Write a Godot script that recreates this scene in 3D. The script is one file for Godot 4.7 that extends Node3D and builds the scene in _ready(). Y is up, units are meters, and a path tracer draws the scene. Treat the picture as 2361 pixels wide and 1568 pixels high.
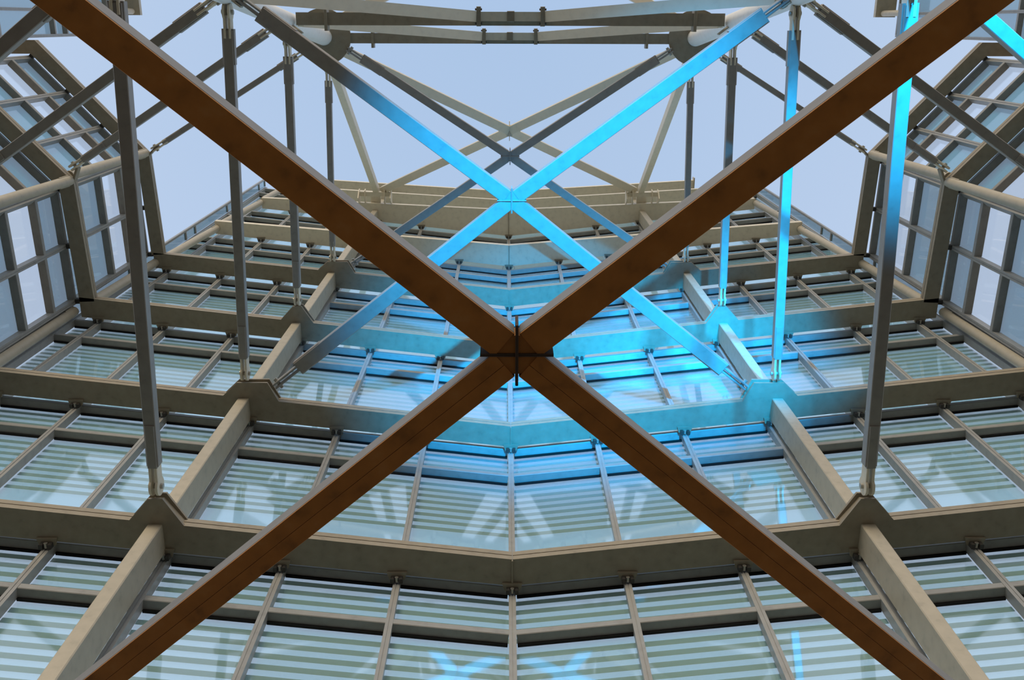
extends Node3D
# Looking up inside a glazed steel tower. Plan coordinates: x to the right, z towards the glass wall,
# heights are measured from the camera's eye; P() turns them into Godot's axes (the wall stands at -Z).

const EYE := 1.6
const STOREY := 4.284
const TAN_G := 0.113                     # the two halves of the wall fold back from the centre line
var M := {}
var taken := {}
var vv := PackedVector3Array()
var nn := PackedVector3Array()


func lev(k: float) -> float: return 10.766 + (k - 1.0) * STOREY
func P(x: float, h: float, z: float) -> Vector3: return Vector3(x, h + EYE, -z)
func D(x: float, h: float, z: float) -> Vector3: return Vector3(x, h, -z)


func _ready():
	# ---- camera
	var th := 0.3212
	var yaw := 0.0194
	var roll := -0.0176
	var r0 := D(cos(yaw), 0, -sin(yaw))
	var f0 := D(sin(yaw), 0, cos(yaw))
	var ahead := f0 * sin(th) + Vector3.UP * cos(th)
	var down := f0 * cos(th) - Vector3.UP * sin(th)
	var right := r0 * cos(roll) - down * sin(roll)
	var below := r0 * sin(roll) + down * cos(roll)
	var cam := Camera3D.new()
	cam.name = "camera"
	cam.fov = rad_to_deg(2.0 * atan(784.0 / 2200.0))
	cam.near = 0.05
	cam.far = 400.0
	cam.transform = Transform3D(Basis(right, -below, -ahead), P(-0.082, 0, 0))
	add_child(cam)
	cam.current = true
	# ---- sky, sun, floodlight, exposure
	var sm := ProceduralSkyMaterial.new()
	sm.sky_top_color = Color(0.675, 0.775, 0.905)
	sm.sky_horizon_color = Color(0.95, 0.96, 1.0)
	sm.sky_curve = 0.8
	sm.ground_bottom_color = Color(0.70, 0.67, 0.61)
	sm.ground_horizon_color = Color(0.80, 0.77, 0.72)
	sm.sun_angle_max = 1.0
	var sky := Sky.new()
	sky.sky_material = sm
	var env := Environment.new()
	env.background_mode = Environment.BG_SKY
	env.sky = sky
	env.tonemap_mode = Environment.TONE_MAPPER_LINEAR
	env.tonemap_exposure = 1.0
	env.sdfgi_enabled = true
	env.ssao_enabled = true
	env.ssil_enabled = true
	var we := WorldEnvironment.new()
	we.name = "world_environment"
	we.environment = env
	add_child(we)
	var sun := DirectionalLight3D.new()
	sun.name = "hazy_sun"
	sun.light_color = Color(1.0, 0.93, 0.82)
	sun.light_energy = 0.58
	sun.light_angular_distance = 24.0
	sun.shadow_enabled = true
	add_child(sun)
	sun.look_at_from_position(Vector3.ZERO, D(0.15, -0.26, 0.95), Vector3.UP)
	materials()
	floodlight("cyan floodlight on the paving, aimed at the middle of the glass wall", P(1.6, -1.05, -11.0), P(1.2, 16.0, 3.9), 2900.0, 12.2)
	floodlight("cyan floodlight on the paving, aimed at the right-hand struts", P(5.6, -1.05, -10.0), P(4.7, 11.0, 0.1), 2400.0, 7.0)
	# ---- setting and structure
	ground()
	facade_beams()
	columns()
	facade_windows()
	wings()
	corner_pipes()
	side_walls()
	masts()
	tie_beams()
	braces()
	struts()
	diagonals()
	canopy()


# ------------------------------------------------------------------ materials
func paint(base: Color, amount: float, rough: float, freq := 0.02, seed := 1) -> StandardMaterial3D:
	var noise := FastNoiseLite.new()
	noise.seed = seed
	noise.noise_type = FastNoiseLite.TYPE_SIMPLEX_SMOOTH
	noise.frequency = freq
	noise.fractal_octaves = 5
	var g := Gradient.new()
	g.offsets = PackedFloat32Array([0.0, 0.3, 0.62, 1.0])
	g.colors = PackedColorArray([base.darkened(amount), base.darkened(amount * 0.25), base, base.lightened(amount * 0.4)])
	var t := NoiseTexture2D.new()
	t.width = 512
	t.height = 512
	t.seamless = true
	t.noise = noise
	t.color_ramp = g
	var m := StandardMaterial3D.new()
	m.albedo_texture = t
	m.roughness = rough
	m.uv1_triplanar = true
	m.uv1_world_triplanar = true
	m.uv1_scale = Vector3(0.31, 0.31, 0.31)
	return m


func glass(c: Color, alpha: float) -> StandardMaterial3D:
	var m := StandardMaterial3D.new()
	m.transparency = BaseMaterial3D.TRANSPARENCY_ALPHA
	m.albedo_color = Color(c.r, c.g, c.b, alpha)
	m.roughness = 0.03
	m.metallic_specular = 0.6
	return m


func plain(c: Color, rough: float, metal := 0.0) -> StandardMaterial3D:
	var m := StandardMaterial3D.new()
	m.albedo_color = c
	m.roughness = rough
	m.metallic = metal
	return m


func materials():
	M.cream = paint(Color(0.71, 0.675, 0.60), 0.10, 0.5, 0.03, 3)
	M.beam = paint(Color(0.59, 0.55, 0.475), 0.12, 0.5, 0.03, 5)
	M.grey = paint(Color(0.60, 0.58, 0.555), 0.10, 0.45, 0.03, 9)
	M.edge = paint(Color(0.52, 0.515, 0.51), 0.12, 0.5, 0.03, 15)
	M.brown = paint(Color(0.78, 0.52, 0.24), 0.22, 0.6, 0.02, 12)  # underside of the nearest brace: a warm uplight put into the colour
	M.roof = paint(Color(0.90, 0.86, 0.775), 0.08, 0.5, 0.03, 7)  # cream lightened to carry the stronger light on the tower's upper steel
	M.white = paint(Color(0.96, 0.955, 0.94), 0.05, 0.45, 0.03, 21)
	M.frame = paint(Color(0.60, 0.60, 0.59), 0.10, 0.4, 0.03, 31)
	M.dark = plain(Color(0.24, 0.23, 0.22), 0.6)
	M.bolt = plain(Color(0.72, 0.71, 0.68), 0.35, 0.6)
	M.fin = plain(Color(0.22, 0.16, 0.11), 0.7)
	M.gasket = plain(Color(0.03, 0.03, 0.035), 0.8)
	M.glass = glass(Color(0.15, 0.78, 0.86), 0.06)
	M.wing_glass = glass(Color(0.24, 0.62, 0.74), 0.40)
	M.clear = glass(Color(0.8, 0.88, 0.95), 0.02)
	M.frit = plain(Color(0.64, 0.645, 0.585), 0.8)
	M.frit.backlight_enabled = true
	M.frit.backlight = Color(0.36, 0.37, 0.32)
	M.ground = paint(Color(0.25, 0.205, 0.15), 0.12, 0.9, 0.03, 41)


# ------------------------------------------------------------------ naming
func numbered(called: String) -> String:
	var n: int = taken.get(called, -1) + 1
	taken[called] = n
	return called if n == 0 else "%s_%03d" % [called, n]


func tag(o: Node, label: String, category: String, group := "", kind := ""):
	o.set_meta("label", label)
	o.set_meta("category", category)
	if group != "": o.set_meta("group", group)
	if kind != "": o.set_meta("kind", kind)


func thing(called: String, label: String, category: String, at: Vector3, group := "", kind := "") -> Node3D:
	var o := Node3D.new()
	o.name = numbered(called)
	o.position = at
	add_child(o, true)
	tag(o, label, category, group, kind)
	return o


func made(off: Vector3) -> ArrayMesh:
	var a := []
	a.resize(Mesh.ARRAY_MAX)
	for i in vv.size(): vv[i] -= off
	a[Mesh.ARRAY_VERTEX] = vv
	a[Mesh.ARRAY_NORMAL] = nn
	var m := ArrayMesh.new()
	m.add_surface_from_arrays(Mesh.PRIMITIVE_TRIANGLES, a)
	vv = PackedVector3Array()
	nn = PackedVector3Array()
	return m


# commits the collected triangles (world positions) as one named part; root is the thing that stands at the top
func part(called: String, mat: Material, parent: Node3D) -> MeshInstance3D:
	var off := Vector3.ZERO
	var up: Node = parent
	while up is Node3D and up != self:
		off += up.position
		up = up.get_parent()
	var o := MeshInstance3D.new()
	o.name = called
	o.mesh = made(off)
	o.material_override = mat
	o.cast_shadow = GeometryInstance3D.SHADOW_CASTING_SETTING_ON
	parent.add_child(o, true)
	return o


# ------------------------------------------------------------------ shapes
func tri(a: Vector3, b: Vector3, c: Vector3, na: Vector3, nb: Vector3, nc: Vector3):
	if (b - a).cross(c - a).dot(na + nb + nc) > 0.0:
		vv.append_array(PackedVector3Array([a, c, b]))
		nn.append_array(PackedVector3Array([na, nc, nb]))
	else:
		vv.append_array(PackedVector3Array([a, b, c]))
		nn.append_array(PackedVector3Array([na, nb, nc]))


func quad(a: Vector3, b: Vector3, c: Vector3, d: Vector3, n: Vector3):
	tri(a, b, c, n, n, n)
	tri(a, c, d, n, n, n)


func extrude(loop: Array, along: Vector3):
	var nrm := Vector3.ZERO
	var count := loop.size()
	for i in count:
		nrm += (loop[i] as Vector3).cross(loop[(i + 1) % count])
	var mid: Vector3 = loop[0]
	nrm = Vector3.ZERO
	for i in count:
		nrm += (loop[i] - mid).cross(loop[(i + 1) % count] - mid)
	nrm = nrm.normalized()
	for i in count:
		var a: Vector3 = loop[i]
		var b: Vector3 = loop[(i + 1) % count]
		quad(a, b, b + along, a + along, (b - a).cross(nrm).normalized())
	var ux: Vector3 = (loop[1] - loop[0]).normalized()
	var uy := nrm.cross(ux)
	var flat := PackedVector2Array()
	for p in loop: flat.append(Vector2((p - mid).dot(ux), (p - mid).dot(uy)))
	var ids := Geometry2D.triangulate_polygon(flat)
	var s := signf(nrm.dot(along))
	for i in range(0, ids.size(), 3):
		var a: Vector3 = loop[ids[i]]
		var b: Vector3 = loop[ids[i + 1]]
		var c: Vector3 = loop[ids[i + 2]]
		tri(a, b, c, -nrm * s, -nrm * s, -nrm * s)
		tri(a + along, b + along, c + along, nrm * s, nrm * s, nrm * s)


# a bar of w (across) by t (along up) from a to b with chamfered edges
func bar(a: Vector3, b: Vector3, w: float, t: float, up := Vector3.UP, ch := 0.008):
	var d := (b - a).normalized()
	var side := d.cross(up).normalized()
	var u := side.cross(d).normalized()
	var x := w * 0.5
	var y := t * 0.5
	var loop := []
	if ch > 0.0:
		for q in [[x - ch, y], [x, y - ch], [x, -y + ch], [x - ch, -y], [-x + ch, -y], [-x, -y + ch], [-x, y - ch], [-x + ch, y]]:
			loop.append(a + side * q[0] + u * q[1])
	else:
		for q in [[x, y], [x, -y], [-x, -y], [-x, y]]:
			loop.append(a + side * q[0] + u * q[1])
	extrude(loop, b - a)


# an I-section from a to b: two flanges of width w, depth t
func ibeam(a: Vector3, b: Vector3, w: float, t: float, f := 0.03, web := 0.04, up := Vector3.UP):
	var d := (b - a).normalized()
	var side := d.cross(up).normalized()
	var u := side.cross(d).normalized()
	var x := w * 0.5
	var y := t * 0.5
	var k := web * 0.5
	var loop := []
	for q in [[-x, y], [x, y], [x, y - f], [k, y - f], [k, -y + f], [x, -y + f], [x, -y], [-x, -y], [-x, -y + f], [-k, -y + f], [-k, y - f], [-x, y - f]]:
		loop.append(a + side * q[0] + u * q[1])
	extrude(loop, b - a)


func tube(a: Vector3, b: Vector3, ra: float, rb: float, sides := 20, caps := true):
	var d := (b - a).normalized()
	var s := d.cross(Vector3.RIGHT if absf(d.x) < 0.9 else Vector3.UP).normalized()
	var t := d.cross(s)
	for i in sides:
		var p := TAU * i / sides
		var q := TAU * (i + 1) / sides
		var np := s * cos(p) + t * sin(p)
		var nq := s * cos(q) + t * sin(q)
		tri(a + np * ra, a + nq * ra, b + nq * rb, np, nq, nq)
		tri(a + np * ra, b + nq * rb, b + np * rb, np, nq, np)
		if caps:
			tri(a, a + np * ra, a + nq * ra, -d, -d, -d)
			tri(b, b + np * rb, b + nq * rb, d, d, d)


func slab(plan: Array, h0: float, h1: float):           # a plan polygon [[x, z], ...] between two heights
	var loop := []
	for p in plan: loop.append(P(p[0], h0, p[1]))
	extrude(loop, Vector3(0, h1 - h0, 0))


# two flange plates with a shadow gap between them, the way the wide ring beams read from below
func ring_slab(plan: Array, inset: Array, h: float, t: float):
	slab(plan, h, h + t * 0.46)
	slab(inset, h + t * 0.46, h + t * 0.54)
	slab(plan, h + t * 0.54, h + t)


# ------------------------------------------------------------------ ground and lamp
func ground():
	slab([[-34, -40], [34, -40], [34, 26], [-34, 26]], -EYE - 0.3, -EYE)
	var g := thing("ground", "flat pale paved ground that the steel tower stands on", "ground", Vector3.ZERO, "", "structure")
	part("paving", M.ground, g)


func floodlight(label: String, at: Vector3, aim: Vector3, energy: float, angle: float):
	var d := (aim - at).normalized()
	var foot := Vector3(at.x, 0, at.z)
	var t := thing("floodlight", label, "floodlight", foot, "cyan floodlights on the paving")
	tube(at - d * 0.32, at - d * 0.06, 0.12, 0.2, 24)
	part("housing", M.dark, t)
	var lens_material := plain(Color(0.1, 0.6, 0.9), 0.3)
	lens_material.emission_enabled = true
	lens_material.emission = Color(0.05, 0.7, 1.0)
	lens_material.emission_energy_multiplier = 2.0
	tube(at - d * 0.06, at - d * 0.04, 0.19, 0.19, 24)
	part("lamp_lens", lens_material, t)
	for s in [-0.24, 0.24]:
		bar(at - d * 0.2 + D(s, 0, 0), Vector3(at.x + s, 0.05, at.z), 0.05, 0.02, D(0, 0, 1))
	bar(foot + D(-0.3, 0.025, 0), foot + D(0.3, 0.025, 0), 0.35, 0.05)
	part("stand", M.dark, t)
	var s := SpotLight3D.new()
	s.name = "floodlight_beam"
	add_child(s, true)
	s.look_at_from_position(at, aim, Vector3.RIGHT)
	s.light_color = Color(0.0, 0.68, 1.0)
	s.light_energy = energy
	s.light_size = 0.19
	s.spot_range = 90.0
	s.spot_attenuation = 2.0
	s.spot_angle = angle
	s.spot_angle_attenuation = 1.0
	s.shadow_enabled = true


# ------------------------------------------------------------------ the wide beams across the wall
# per level: depth of the inner edge at the fold and at the corner, corner x, thickness
const BEAMS := {
	1: [6.56, 5.53, 9.07, 0.19], 2: [6.57, 5.55, 9.05, 0.2], 3: [6.54, 5.53, 9.05, 0.19], 4: [6.50, 5.57, 9.0, 0.2],
	5: [6.31, 5.58, 8.70, 0.2], 6: [6.05, 5.63, 8.36, 0.2],
}
const BEAM_LABEL := {
	1: "wide beige steel beam with pointed gussets, lowest across the glass wall",
	2: "wide steel beam with flat-topped gussets, second from bottom, behind the big brown cross",
	3: "wide steel beam with pointed gussets crossing behind the brown cross's centre, lit cyan",
	4: "teal-lit steel beam with flat-topped gussets, fourth beam from the bottom",
	5: "pale grey steel beam without gussets, next but one below the wall's top",
	6: "deep beige steel beam carrying the beige roof braces at its two nodes",
}


func outer_z(x: float) -> float: return 6.95 - TAN_G * absf(x)


func facade_beams():
	for k in BEAMS:
		var b: Array = BEAMS[k]
		var h := lev(k)
		var t := thing("ring_beam", BEAM_LABEL[k], "beam", P(0, h, 6.5), "wide beams across the glass wall")
		var slope: float = (b[0] - b[1]) / 8.75
		var inner := func(x): return b[0] - slope * absf(x)
		for s in [-1.0, 1.0]:
			var plan := [[0.004 * s, b[0]], [b[2] * s, inner.call(b[2])], [b[2] * s, outer_z(b[2])], [0.004 * s, 6.95]]
			var inset := [[0.004 * s, b[0] + 0.02], [b[2] * s, inner.call(b[2]) + 0.02], [b[2] * s, outer_z(b[2]) - 0.02], [0.004 * s, 6.93]]
			ring_slab(plan, inset, h, b[3])
			part("flange_plates", M.beam if k <= 4 else M.roof, t)  # upper beams get the lightened cream in place of brighter light
			if k <= 4:
				var g: Array = [[4.85, 4.58, 4.40, 4.17], [4.87, 4.62, 4.11, 3.94]][1 - k % 2]
				var tip: float = 5.69 if k % 2 == 1 else 5.77
				slab([[g[0] * s, inner.call(g[0])], [g[1] * s, tip], [g[2] * s, tip], [g[3] * s, inner.call(g[3])]], h, h + 0.035)
				slab([[(g[0] - 0.03) * s, inner.call(g[0])], [(g[1] - 0.03) * s, tip + 0.05], [(g[2] + 0.03) * s, tip + 0.05], [(g[3] + 0.03) * s, inner.call(g[3])]], h + 0.035, h + b[3] - 0.035)
				slab([[g[0] * s, inner.call(g[0])], [g[1] * s, tip], [g[2] * s, tip], [g[3] * s, inner.call(g[3])]], h + b[3] - 0.035, h + b[3])
				part("gusset_plate", M.beam, t)
		for x in MULLIONS:
			for s in ([1.0] if x == 0.0 else [-1.0, 1.0]):
				if x > b[2] - 0.1: continue
				var z := outer_z(x)
				slab([[x * s - 0.13, z - 0.05], [x * s - 0.10, z + 0.055], [x * s + 0.10, z + 0.055], [x * s + 0.13, z - 0.05]], h - 0.035, h - 0.004)
				var br := part("bracket", M.beam, t)
				for q in [-0.055, 0.055]:
					bar(P(x * s + q, h - 0.11, z + 0.035), P(x * s + q, h - 0.036, z + 0.035), 0.05, 0.07, D(0, 0, 1))
				part("clevis", M.dark, br)
				tube(P(x * s, h - 0.07, z - 0.005), P(x * s, h - 0.07, z + 0.06), 0.026, 0.026, 10)
				part("bolt", M.bolt, br)
		# stiffener at the fold
		bar(P(0, h - 0.012, b[0] + 0.01), P(0, h - 0.012, 6.99), 0.02, 0.024, Vector3.UP, 0.0)
		part("splice_plate", M.beam, t)
	# two narrow coping beams above the sixth
	for k in 2:
		var h := lev(6.5 + 0.5 * k)
		var t := thing("coping_beam", ["beige steel coping beam just above the deep beam at the wall's top", "topmost beige steel coping edge, its rim standing against the sky"][k], "beam", P(0, h, 6.4), "coping beams at the top of the wall")
		for s in [-1.0, 1.0]:
			var q: float = 7.05 + 0.02 * k
			slab([[0.003 * s, 6.10 + 0.04 * k], [q * s, 5.66 + 0.04 * k], [q * s, outer_z(q)], [0.003 * s, 6.95]], h, h + 0.17)
			part("flange_plate", M.roof, t)
			slab([[q * s, 5.6], [(q + 0.04) * s, 5.6], [(q + 0.04) * s, outer_z(q)], [q * s, outer_z(q)]], h - 0.06, h + 0.24)
			part("end_plate", M.cream, t)


# ------------------------------------------------------------------ box columns, cut by the beams they carry
func columns():
	for s in [-1.0, 1.0]:
		var side: String = "left" if s < 0 else "right"
		var t := thing("box_column", "beige box-section steel column rising through the beams on the %s of the fold" % side, "column", P(4.535 * s, -EYE, 6.24), "pair of box columns")
		var lo := -EYE
		for k in range(1, 7):
			var hi := lev(k)
			bar(P(4.535 * s, lo, 6.25), P(4.535 * s, hi, 6.25), 0.19, 0.40, D(0, 0, 1), 0.012)
			part("column_segment", M.cream, t)
			lo = hi + BEAMS[k][3]
		bar(P(4.535 * s, lo, 6.25), P(4.535 * s, lev(7), 6.25), 0.19, 0.40, D(0, 0, 1), 0.012)
		part("column_segment", M.cream, t)
		# the node at the sixth beam that the roof braces spring from
		var h := lev(6)
		slab([[3.98 * s, 5.46], [5.06 * s, 5.44], [5.06 * s, 5.58], [3.98 * s, 5.60]], h + 0.02, h + 0.12)
		slab([[4.36 * s, 5.58], [4.70 * s, 5.58], [4.70 * s, 6.04], [4.36 * s, 6.04]], h + 0.205, h + 0.26)
		part("node_plate", M.roof, t)
		for x in [3.98, 4.20, 4.86, 5.06]:
			var reach: float = 0.30 if (x < 4.0 or x > 5.0) else 0.08
			var loop := [P(x * s - 0.016, h + 0.16, 5.36), P(x * s - 0.016, h + 0.16, 5.84), P(x * s - 0.016, h - 0.02, 5.84), P(x * s - 0.016, h - reach, 5.66), P(x * s - 0.016, h - reach, 5.60), P(x * s - 0.016, h - 0.02, 5.40)]
			extrude(loop, Vector3(0.032, 0, 0))
			part("fin_plate", M.roof, t)


# ------------------------------------------------------------------ glazing of the wall
const MULLIONS := [0.0, 1.49, 2.98, 4.45, 5.92, 7.36, 8.70, 9.25]
var shared := {}


func mullion_loop(a: Vector3, u: Vector3, n: Vector3) -> Array:      # grooved front, set at its front face
	var loop := []
	for q in [[-0.045, 0.15], [-0.045, 0.0], [-0.007, 0.0], [-0.007, 0.008], [0.007, 0.008], [0.007, 0.0], [0.045, 0.0], [0.045, 0.15]]:
		loop.append(a + u * q[0] + n * q[1])
	return loop


func glass_box(a: Vector3, u: Vector3, n: Vector3, width: float, lo: float, hi: float, leaves := 1):
	var p := a + Vector3.UP * lo
	extrude([p, p + u * width, p + u * width + n * 0.012, p + n * 0.012], Vector3.UP * (hi - lo))
	for i in leaves - 1:                                  # the outer leaves of an insulating pane
		p += n * 0.024
		extrude([p, p + u * width, p + u * width + n * 0.012, p + n * 0.012], Vector3.UP * (hi - lo))


func stripes(a: Vector3, u: Vector3, n: Vector3, width: float, from: float, count: int):
	for i in count:
		var hi := from - 0.2 * i
		var p := a + n * 0.042
		var lo := hi - 0.098
		quad(p + Vector3.UP * lo, p + u * width + Vector3.UP * lo, p + u * width + Vector3.UP * hi, p + Vector3.UP * hi, -n)


# heights of the upper and the middle transom against the beam of each level
const UPPER := [0.0, 0.10, 0.05, 0.0, -0.08, -0.18, -0.24, -0.28]
const MIDDLE := [0.0, -0.93, -0.96, -0.97, -1.05, -1.13, -1.18, -1.2]
const FLOOR_WORD := ["", "lowest", "second", "third", "fourth", "fifth", "sixth", "topmost"]


func facade_windows():
	var n_window := 1
	for k in range(1, 8):
		for s in [-1.0, 1.0]:
			var side: String = "left" if s < 0 else "right"
			var h := lev(k)
			var base := lev(k - 1)
			var word: String = FLOOR_WORD[k] if k in [1, 7] else FLOOR_WORD[k] + " from bottom"
			var t := thing("window_%d" % n_window, "striped curtain-wall glazing %s of the fold, %s storey in view" % [side, word], "window", P(4.5 * s, base, 6.7), "storeys of striped glazing", "structure")
			n_window += 1
			var u := D(s, 0, -TAN_G).normalized()
			var n := D(TAN_G * s, 0, 1).normalized()
			var sec := sqrt(1.0 + TAN_G * TAN_G)
			for i in MULLIONS.size():
				var x: float = MULLIONS[i]
				var f := P(x * s, 0, 7.03 - TAN_G * x)
				f.y = EYE
				if i > 0 or s < 0:
					extrude(mullion_loop(f + Vector3.UP * (base + 0.001), u if i else D(1, 0, 0), n if i else D(0, 0, 1)), Vector3.UP * (STOREY - 0.002))
					part("mullion", M.frame, t)
				if i == MULLIONS.size() - 1: continue
				var wide: float = (MULLIONS[i + 1] - x) * sec - 0.09
				var a := f + u * 0.045
				var ut: float = h + UPPER[k]
				var mi: float = h + MIDDLE[k]
				var below_top: float = base + UPPER[k - 1] + 0.09
				for y in [ut + 0.045, mi + 0.05]:
					bar(a + n * 0.088 + Vector3.UP * y, a + n * 0.088 + u * wide + Vector3.UP * y, 0.165, 0.09 if y > mi + 0.1 else 0.1)
					var mt := part("upper_transom" if y > mi + 0.1 else "middle_transom", M.frame, t)
					var low: float = (ut if y > mi + 0.1 else mi) - 0.016
					bar(a + n * 0.152 + Vector3.UP * low, a + n * 0.152 + u * wide + Vector3.UP * low, 0.036, 0.03, Vector3.UP, 0.0)
					part("gasket", M.gasket, mt)
				var g := a - u * 0.03 + n * 0.172
				var gw := wide + 0.06
				glass_box(g, u, n, gw, mi + 0.1, ut + 0.08, 3)
				var p1 := part("pane", M.glass, t)
				stripes(g, u, n, gw, ut - 0.03, 5)
				part("frit_stripes", M.frit, p1)
				glass_box(g, u, n, gw, below_top, mi + 0.09, 3)
				var p2 := part("pane", M.glass, t)
				stripes(g, u, n, gw, mi - 0.1, 8)
				part("frit_stripes", M.frit, p2)
			# the glazed return at the outer end
			var e := P(9.30 * s, 0, 5.70)
			e.y = EYE
			bar(e + Vector3.UP * (base + 0.001), e + Vector3.UP * (h - 0.001), 0.07, 0.07, D(0, 0, 1))
			part("edge_post", M.frame, t)
			glass_box(e + D(0, 0, 0.035), D(0, 0, 1), D(s, 0, 0), 0.24, base + 0.02, h - 0.02)
			part("pane", M.wing_glass, t)
			for y in [h + 0.0, h - 0.88]:
				bar(e + D(0, 0, 0.035) + Vector3.UP * y, e + D(0, 0, 0.26) + Vector3.UP * y, 0.06, 0.08)
				part("return_transom", M.frame, t)


# ------------------------------------------------------------------ stepped side wings of the ring, levels 2 to 4
func wings():
	var n_window := 15
	for s in [-1.0, 1.0]:
		var side: String = "left" if s < 0 else "right"
		var inner := [[8.74, 5.585], [8.82, 3.08], [11.2, 0.42], [13.7, 0.42]]
		var normals := [Vector2(1, 0.033), Vector2(0.745, 0.667), Vector2(0, 1)]
		for seg in 3:
			for k in [2, 3, 4]:
				if seg == 2 and k == 2: continue
				var h := lev(k)
				var w := 0.31
				var a: Array = inner[seg]
				var b: Array = inner[seg + 1]
				var na: Vector2 = normals[seg] if seg == 0 else ((normals[seg] + normals[seg - 1]) / (1.0 + normals[seg].dot(normals[seg - 1])))
				var nb: Vector2 = normals[seg] if seg == 2 else ((normals[seg] + normals[seg + 1]) / (1.0 + normals[seg].dot(normals[seg + 1])))
				var lw: String = {2: "third ring down", 3: "ring below the top one", 4: "top ring"}[k]
				var kind: String = ["short steel beam running back from the wall", "oblique steel beam across the corner", "far steel beam turning along the side wall"][seg]
				var t := thing("wing_beam", "%s on the %s, %s" % [kind, side, lw], "beam", P(a[0] * s, h, a[1]), "beams of the side wings")
				var plan := [[a[0] * s, a[1]], [b[0] * s, b[1]], [(b[0] + nb.x * w) * s, b[1] + nb.y * w], [(a[0] + na.x * w) * s, a[1] + na.y * w]]
				var q := 0.02
				var inset := [[(a[0] + na.x * q) * s, a[1] + na.y * q], [(b[0] + nb.x * q) * s, b[1] + nb.y * q], [(b[0] + nb.x * (w - q)) * s, b[1] + nb.y * (w - q)], [(a[0] + na.x * (w - q)) * s, a[1] + na.y * (w - q)]]
				ring_slab(plan, inset, h, 0.19)
				part("flange_plates", M.beam, t)
				if seg == 0:                              # the lug that the oblique strut is pinned to
					bar(P(8.86 * s, h + 0.09, 3.12), P((8.60 if k != 3 else 8.72) * s, h + 0.09, 2.88 if k != 3 else 2.80), 0.05, 0.16)
					part("lug", M.beam, t)
				if seg == 2: continue
				# the glazing that hangs outside the beam
				var n2: Vector2 = normals[seg]
				var n := D(n2.x * s, 0, n2.y).normalized()
				var from := Vector2(a[0], a[1]) + na * 0.38
				var to := Vector2(b[0], b[1]) + nb * 0.38
				if seg == 0: from = Vector2(9.16, 5.60)
				var bays := 2 if seg == 0 else 3
				var p0 := P(from.x * s, 0, from.y)
				var p1 := P(to.x * s, 0, to.y)
				var u := (p1 - p0).normalized()
				var step := p0.distance_to(p1) / bays
				var where: String = "running back from the wall's end" if seg == 0 else "set obliquely across the corner"
				var win := thing("window_%d" % n_window, "side glazing %s, %s, hung under the %s" % [where, side, lw], "window", P(a[0] * s, h - STOREY, a[1]), "side glazing of the wings", "structure")
				n_window += 1
				for i in bays + 1:
					var f := p0 + u * (step * i)
					extrude(mullion_loop(f + Vector3.UP * (h - STOREY + 0.2), u, n), Vector3.UP * (STOREY - 0.05))
					part("mullion", M.frame, win)
					bar(f - n * 0.13 + Vector3.UP * (h + 0.09), f + Vector3.UP * (h + 0.09), 0.1, 0.12)
					part("bracket", M.dark, win)
					if i == bays: continue
					var wide := step - 0.09
					var c := f + u * 0.045
					for y in [h + 0.09, h - 0.88, h - 2.05]:
						bar(c + n * 0.085 + Vector3.UP * y, c + n * 0.085 + u * wide + Vector3.UP * y, 0.165, 0.1)
						part("transom", M.frame, win)
					glass_box(c - u * 0.03 + n * 0.155, u, n, wide + 0.06, h - 0.83, h + 0.04)
					part("pane", M.wing_glass, win)
					glass_box(c - u * 0.03 + n * 0.155, u, n, wide + 0.06, h - 2.0, h - 0.93)
					part("pane", M.clear, win).set_meta("label", "clear pane")
					glass_box(c - u * 0.03 + n * 0.155, u, n, wide + 0.06, h - STOREY + 0.2, h - 2.1)
					part("pane", M.wing_glass, win)


func corner_pipes():
	for s in [-1.0, 1.0]:
		var side: String = "left" if s < 0 else "right"
		var ax := {2: 9.1, 3: 9.03, 4: 8.82, 5: 8.62, 6: 8.36, 7: 8.1}
		for k in range(2, 7):
			var a := P(ax[k] * s, lev(k) + 0.2, 5.74)
			var b := P((ax[k + 1] + (0.16 if k < 4 else 0.03)) * s, lev(k + 1) - 0.0, 5.8)
			var wh: String = ["", "", "longest, lowest in view", "second from bottom", "third from bottom", "second from top", "short topmost"][k]
			var t := thing("corner_pipe", "cream round corner pipe at the wall's %s end, %s" % [side, wh], "pipe", a, "round pipes at the ends of the wall")
			tube(a, b, 0.1, 0.1)
			part("pipe", M.cream, t)
			var d := (b - a).normalized()
			bar(b - d * 0.42, b - d * 0.02, 0.03, 0.23, D(0, 0, 1))
			part("end_tab", M.cream, t)
		for k in [2, 3]:
			var a := P(8.98 * s, lev(k) + 0.2, 2.98)
			var b := P(8.90 * s, lev(k + 1), 3.05)
			var t := thing("corner_pipe", "cream round pipe at the inner angle of the %s wing, %s" % [side, "lower one" if k == 2 else "upper one"], "pipe", a, "round pipes at the angles of the wings")
			tube(a, b, 0.1, 0.1)
			part("pipe", M.cream, t)
			var d := (b - a).normalized()
			bar(b - d * 0.42, b - d * 0.02, 0.03, 0.23, D(0, 0, 1))
			part("end_tab", M.cream, t)


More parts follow.
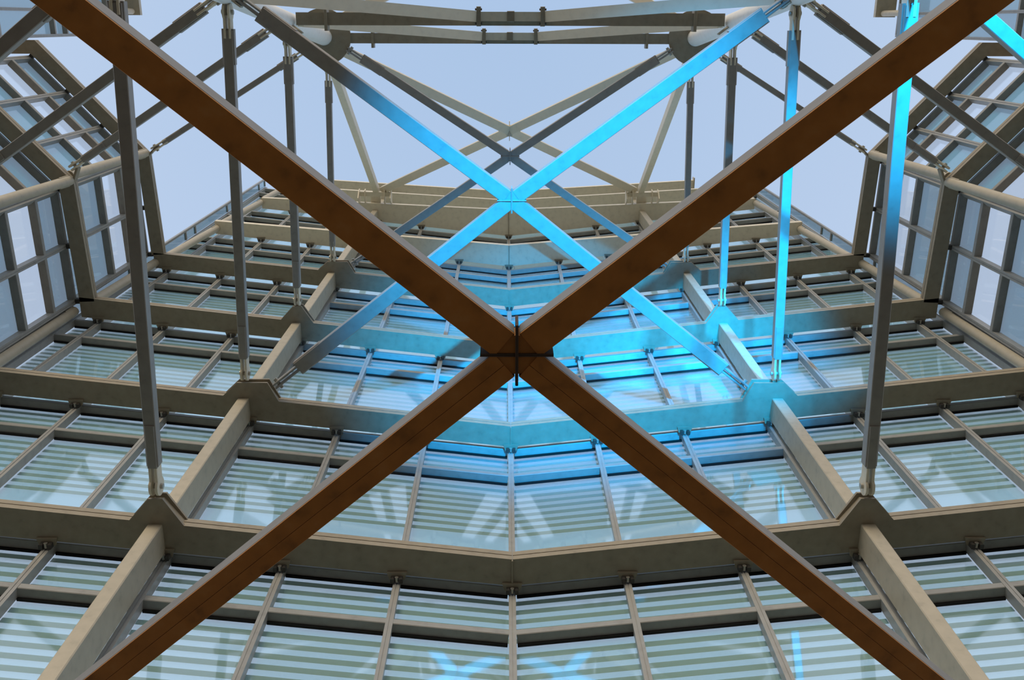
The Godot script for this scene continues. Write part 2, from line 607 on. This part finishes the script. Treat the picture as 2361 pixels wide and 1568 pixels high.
# ------------------------------------------------------------------ the ends of the two side walls beyond the wings
func side_walls():
	var n_window := 27
	for s in [-1.0, 1.0]:
		var side: String = "left" if s < 0 else "right"
		var t := thing("window_%d" % n_window, "top end of the side wall's glazing against the sky, upper %s corner" % side, "window", P(14.2 * s, lev(4), 0), "", "structure")
		n_window += 1
		var u := D(0, 0, -1)
		var n := D(s, 0, 0)
		var posts := [0.42, -0.33, -1.8, -3.3]
		for k in [5, 6, 7]:
			var h := lev(k)
			for i in posts.size():
				var f := P(14.1 * s, 0, posts[i])
				extrude(mullion_loop(f + Vector3.UP * (h - STOREY), u, n), Vector3.UP * STOREY)
				part("mullion", M.frame, t)
				if i == posts.size() - 1: continue
				var wide: float = posts[i] - posts[i + 1] - 0.09
				var c := f + u * 0.045
				for y in [h - 0.02, h - 0.88]:
					bar(c + n * 0.085 + Vector3.UP * y, c + n * 0.085 + u * wide + Vector3.UP * y, 0.165, 0.1)
					part("transom", M.frame, t)
				glass_box(c + n * 0.16, u, n, wide, h - 0.83, h - 0.07)
				part("pane", M.wing_glass, t)
				glass_box(c + n * 0.16, u, n, wide, h - STOREY + 0.03, h - 0.93)
				part("pane", M.wing_glass, t)
			if k == 7:
				var b := thing("side_wall_beam", "cream end of the side wall's top beam, upper %s corner of the view" % side, "beam", P(13.6 * s, h, -0.9))
				slab([[13.3 * s, -0.22], [14.02 * s, -0.22], [14.02 * s, -3.3], [13.3 * s, -3.3]], h, h + 0.2)
				part("flange_plate", M.cream, b)
				tube(P(13.55 * s, h - 0.1, -0.35), P(13.55 * s, h - 2.2, -0.35), 0.1, 0.1)
				part("pipe", M.cream, b)


# ------------------------------------------------------------------ masts with drum plates
func mast_axis(s: float, h: float) -> Vector3:
	var q := (h - lev(2)) / (lev(4) - lev(2))
	return P(s * (4.28 + 0.13 * q), h, -0.40 + 0.72 * q)


func masts():
	for s in [-1.0, 1.0]:
		var side: String = "left" if s < 0 else "right"
		var t := thing("mast", "white leaning tubular mast with a round plate on its head, %s one" % side, "mast", mast_axis(s, -EYE), "pair of leaning masts")
		tube(mast_axis(s, -EYE), mast_axis(s, lev(2)), 0.11, 0.15, 28)
		part("lower_tube", M.white, t)
		tube(mast_axis(s, lev(2)), mast_axis(s, lev(4) + 0.1), 0.15, 0.20, 28)
		part("upper_tube", M.white, t)
		var c := mast_axis(s, lev(4) + 0.1)
		tube(c, c + Vector3.UP * 0.09, 0.64, 0.64, 40)
		part("drum_plate", M.beam, t)
		tube(c + Vector3.UP * 0.09, c + Vector3.UP * 0.55, 0.24, 0.24, 28)
		part("hub", M.beam, t)
		for k in [2, 3]:                                  # gusset rings that the struts are pinned to
			var m := mast_axis(s, lev(k) + 0.09)
			for d in [D(0, 0, 1), D(-s * 0.8, 0, 0.6), D(s * 0.82, 0, 0.57)]:
				bar(m + d * 0.10, m + d * (0.30 + 0.1 * (k - 2)), 0.03, 0.16)
				part("lug", M.cream, t)


func tie_beams():
	for k in [3, 4]:
		var h := lev(k) + (0.0 if k == 3 else 0.13)
		var z := -0.06 if k == 3 else 0.36
		var x := 4.12 if k == 3 else 3.80
		var t := thing("tie_beam", ["grey steel beam tying the two masts, nearer the frame's top", "grey steel beam tying the two round plates, lower of the two"][k - 3], "beam", P(0, h, z), "beams between the masts")
		ibeam(P(-x, h + 0.1, z), P(x, h + 0.1, z), 0.235, 0.2)
		part("main_beam", M.beam, t)
		for s in [-1.0, 1.0]:
			bar(P(3.55 * s if k == 3 else 3.26 * s, h + 0.1, z - 0.2), P(3.55 * s if k == 3 else 3.26 * s, h + 0.1, z + 0.22), 0.06, 0.26)
			part("splice_plate", M.beam, t)
		# the centre stub with its end plates
		ibeam(P(-0.6, h - 0.08, z - 0.05), P(0.6, h - 0.08, z - 0.05), 0.17, 0.17)
		part("centre_stub", M.roof, t)
		bar(P(-0.07, h - 0.09, z - 0.05), P(0.07, h - 0.09, z - 0.05), 0.2, 0.2)
		part("stiffener", M.beam, t)
		# inclined arms down to the masts one storey lower
		for s in [-1.0, 1.0]:
			bar(P(0.57 * s, h - 0.06, z - 0.05), P(0.65 * s, h - 0.06, z - 0.05), 0.36, 0.34)
			var ep := part("end_plate", M.beam, t)
			for q in [[-0.13, -0.05], [0.13, -0.05], [-0.13, 0.08], [0.13, 0.08]]:
				tube(P(0.55 * s, h - 0.06 + q[1], z - 0.05 + q[0]), P(0.68 * s, h - 0.06 + q[1], z - 0.05 + q[0]), 0.02, 0.02, 8)
			part("bolts", M.dark, ep)
			var foot := mast_axis(s, lev(k - 1) + 0.35)
			ibeam(P(0.65 * s, h - 0.09, z - 0.05), foot + D(-s * 0.25, 0, 0), 0.2, 0.18)
			part("inclined_arm", M.roof, t)


# ------------------------------------------------------------------ cross braces
func brace(label: String, centre: Vector3, ends: Array, w: float, hgt: float, mat: Material, under: Material, fin: float, sleeves: Array):
	var t := thing("cross_brace", label, "brace", centre, "diagonal crosses between the masts and the wall")
	for i in 4:
		var e: Vector3 = ends[i]
		var d := (e - centre).normalized()
		var stop: Vector3 = e - d * sleeves[i]
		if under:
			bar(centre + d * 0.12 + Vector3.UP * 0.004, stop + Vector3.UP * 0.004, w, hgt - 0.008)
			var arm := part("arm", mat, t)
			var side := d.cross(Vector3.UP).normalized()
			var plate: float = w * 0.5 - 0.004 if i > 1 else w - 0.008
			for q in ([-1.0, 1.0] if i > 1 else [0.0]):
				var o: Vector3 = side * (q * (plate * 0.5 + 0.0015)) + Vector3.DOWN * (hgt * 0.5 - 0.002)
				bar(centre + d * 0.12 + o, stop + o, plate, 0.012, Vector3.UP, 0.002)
				part("uplight_tinted_soffit", under, arm).set_meta("label", "soffit plate coloured brown for a warm uplight")
		else:
			bar(centre + d * 0.1, stop, w, hgt)
			part("arm", mat, t)
		if sleeves[i] > 0.0:
			bar(stop - d * 0.55, stop + d * 0.02, w + 0.03, hgt * 0.7)
			part("sleeve", mat, t)
			for q in [-1.0, 1.0]:
				var o2: Vector3 = d.cross(Vector3.UP).normalized() * (0.035 * q)
				bar(stop + o2, e + o2, 0.034, 0.16)
			part("fork", M.frame, t)
			tube(e - d * 0.08 - d.cross(Vector3.UP).normalized() * 0.1, e - d * 0.08 + d.cross(Vector3.UP).normalized() * 0.1, 0.035, 0.035, 12)
			part("pin", M.bolt, t)
	var b := under if under else mat
	bar(centre + D(0, 0, -fin), centre + D(0, 0, fin), 0.022, hgt + 0.05)
	part("fin_plate", M.fin if under else mat, t)
	bar(centre + D(-fin * 1.15, 0, 0), centre + D(fin * 1.15, 0, 0), 0.024, hgt + 0.03)
	part("fin_plate", M.fin if under else mat, t)
	slab_at(centre, w * 0.62, hgt * 0.47)
	part("centre_plate", b, t)


func slab_at(c: Vector3, r: float, hh: float):
	var loop := []
	for q in [[-1.0, -0.35], [-0.35, -1.0], [0.35, -1.0], [1.0, -0.35], [1.0, 0.35], [0.35, 1.0], [-0.35, 1.0], [-1.0, 0.35]]:
		loop.append(c + Vector3(q[0] * r, -hh, q[1] * r))
	extrude(loop, Vector3.UP * (hh * 2.0))


func braces():
	var h0 := lev(0) + 0.1
	brace("huge grey-edged cross brace, underside coloured brown for a warm uplight, nearest of all, crossing mid-view", P(-0.005, h0, 2.27),
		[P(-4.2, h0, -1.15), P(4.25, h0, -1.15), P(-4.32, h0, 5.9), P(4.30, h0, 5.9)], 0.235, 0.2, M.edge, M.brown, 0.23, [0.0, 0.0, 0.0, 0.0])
	var h2 := lev(2) + 0.1
	brace("cyan-lit cross brace, second largest, crossing above the brown one's centre", P(0.005, h2, 2.68),
		[P(-4.1, h2, -0.36), P(4.12, h2, -0.36), P(-4.0, h2, 5.86), P(4.0, h2, 5.88)], 0.225, 0.2, M.grey, null, 0.2, [0.42, 0.42, 0.55, 0.55])
	var h4 := lev(4) + 0.1
	brace("thin grey cross brace whose arms end on the round mast plates", P(0.01, h4, 3.12),
		[P(-3.86, h4, 0.6), P(3.86, h4, 0.6), P(-4.0, h4, 5.84), P(4.0, h4, 5.86)], 0.19, 0.17, M.grey, null, 0.2, [0.42, 0.42, 0.55, 0.55])
	# the inclined roof cross and the two raking struts from the drums to the top of the wall
	var c := P(0.01, 28.4, 3.0)
	brace("beige inclined cross brace rising from the round plates to the wall's top", c,
		[P(-4.05, 24.45, 0.68), P(4.05, 24.45, 0.68), P(-4.28, 32.45, 5.42), P(4.28, 32.45, 5.42)], 0.25, 0.2, M.roof, null, 0.28, [0.0, 0.0, 0.0, 0.0])
	for s in [-1.0, 1.0]:
		var side: String = "left" if s < 0 else "right"
		var a := P(4.42 * s, 24.3, 0.75)
		var t := thing("raking_strut", "beige raking strut from the %s round plate up to the wall's top" % side, "strut", a, "raking struts at the tower's top")
		bar(a, P(4.5 * s, 32.42, 5.42), 0.19, 0.27, D(0, 0, 1), 0.012)
		part("box_strut", M.roof, t)
		slab([[(4.42 - 0.25) * s, 0.66], [(4.42 + 0.25) * s, 0.66], [(4.42 + 0.12) * s, 1.05], [(4.42 - 0.12) * s, 1.05]], 24.02, 24.06)
		part("foot_plate", M.roof, t)
		var b := P(4.42 * s, 24.3, -0.1)
		var r := thing("raking_strut", "beige strut rising away behind the mast-tying beams, %s side" % side, "strut", b, "raking struts at the tower's top")
		bar(b, P(4.5 * s, 32.4, -5.0), 0.19, 0.27, D(0, 0, 1), 0.012)
		part("box_strut", M.roof, r)
		var e := P(4.1 * s, 24.4, -0.05)
		var q := thing("roof_brace", "beige roof brace crossing away behind the mast-tying beams, %s end" % side, "brace", e, "far roof braces")
		bar(e, P(0.25 * s, 28.2, -2.3), 0.25, 0.2)
		part("arm", M.roof, q)


# ------------------------------------------------------------------ pinned struts
func pinned(called: String, label: String, group: String, a: Vector3, b: Vector3, w: float, near_gap: float, far_gap: float, mat: Material):
	# a: pin at the mast, b: pin at the wall
	var t := thing(called, label, "strut", (a + b) * 0.5, group)
	var d := (b - a).normalized()
	var side := d.cross(Vector3.UP).normalized()
	var p := a + d * near_gap
	var q := b - d * far_gap
	bar(p, q, w, w)
	part("tube", mat, t)
	bar(p - d * 0.02, p + d * 0.5, w + 0.035, w * 0.72)
	part("sleeve", mat, t)
	bar(q - d * 0.55, q + d * 0.02, w * 0.8, w + 0.03)
	part("sleeve", mat, t)
	for e in [[a, p, 1.0], [b, q, -1.0]]:
		var pin: Vector3 = e[0]
		var end: Vector3 = e[1]
		for o in [-1.0, 1.0]:
			bar(end + d * (0.12 * e[2]) + side * (0.038 * o), pin + side * (0.038 * o), 0.034, 0.17)
			tube(pin + side * (0.025 * o), pin + side * (0.056 * o), 0.125, 0.125, 24)
		var f := part("fork", M.roof, t)
		tube(pin - side * 0.09, pin + side * 0.09, 0.036, 0.036, 12)
		part("pin", M.bolt, f)


func struts():
	var zn := {1: -0.45, 2: -0.14, 3: 0.40, 4: 1.10}
	var zf := {1: 5.58, 2: 5.66, 3: 5.60, 4: 5.70}
	var word := {1: "nearest and thickest", 2: "second nearest", 3: "third nearest", 4: "shortest and farthest"}
	for k in [1, 2, 3, 4]:
		for s in [-1.0, 1.0]:
			var side: String = "left" if s < 0 else "right"
			var h := lev(k) + 0.09
			var xn: float = {1: 4.24, 2: 4.26, 3: 4.33, 4: 4.36}[k]
			pinned("strut", "square steel strut from the %s mast to the wall, %s of its row" % [side, word[k]], "struts from the masts to the gussets",
				P(xn * s, h + (0.0 if k != 4 else 0.1), zn[k]), P(4.49 * s, h, zf[k] - 0.03), 0.15 if k < 4 else 0.14, 0.26, 0.30, M.grey)


func diagonals():
	var word := {1: "nearest, cutting the frame's corner", 2: "second, thicker one", 3: "third, middle one", 4: "thinnest and shortest"}
	var near := {1: [4.5, -0.5], 2: [4.42, -0.32], 3: [4.55, 0.08], 4: [4.88, 0.66]}
	var far := {1: [8.55, 2.5], 2: [8.6, 2.42], 3: [8.78, 2.76], 4: [8.66, 2.93]}
	for k in [1, 2, 3, 4]:
		for s in [-1.0, 1.0]:
			var side: String = "left" if s < 0 else "right"
			var h := lev(k) + 0.09
			pinned("diagonal_strut", "oblique steel strut from the %s mast to the wing's angle, %s" % [side, word[k]], "oblique struts from the masts to the wings",
				P(near[k][0] * s, h, near[k][1]), P(far[k][0] * s, h, far[k][1]), 0.15 if k < 4 else 0.13, 0.24, 0.24, M.grey)


# ------------------------------------------------------------------ unseen canopy, added to block parts of the sky in the glass reflections
func canopy():
	var t := thing("added_canopy", "unseen canopy of grey wedge panels, added high overhead to shape the glass reflections", "canopy", P(0, 37.0, -10.5), "", "structure")
	for i in 8:
		var a0 := TAU * (i + 0.17) / 8.0 + PI / 8.0
		var a1 := TAU * (i + 0.83) / 8.0 + PI / 8.0
		var plan := []
		for q in [[a0, 2.2], [a0, 8.6], [a1, 8.6], [a1, 2.2]]:
			plan.append([q[1] * sin(q[0]), -11.5 + q[1] * cos(q[0])])
		slab(plan, 37.0, 37.15)
		part("panel", M.beam, t)
	for i in 8:
		var a := TAU * i / 8.0 + PI / 8.0
		bar(P(0, 36.7, -11.5), P(9.2 * sin(a), 36.7, -11.5 + 9.2 * cos(a)), 0.3, 0.5)
		part("rib", M.grey, t)
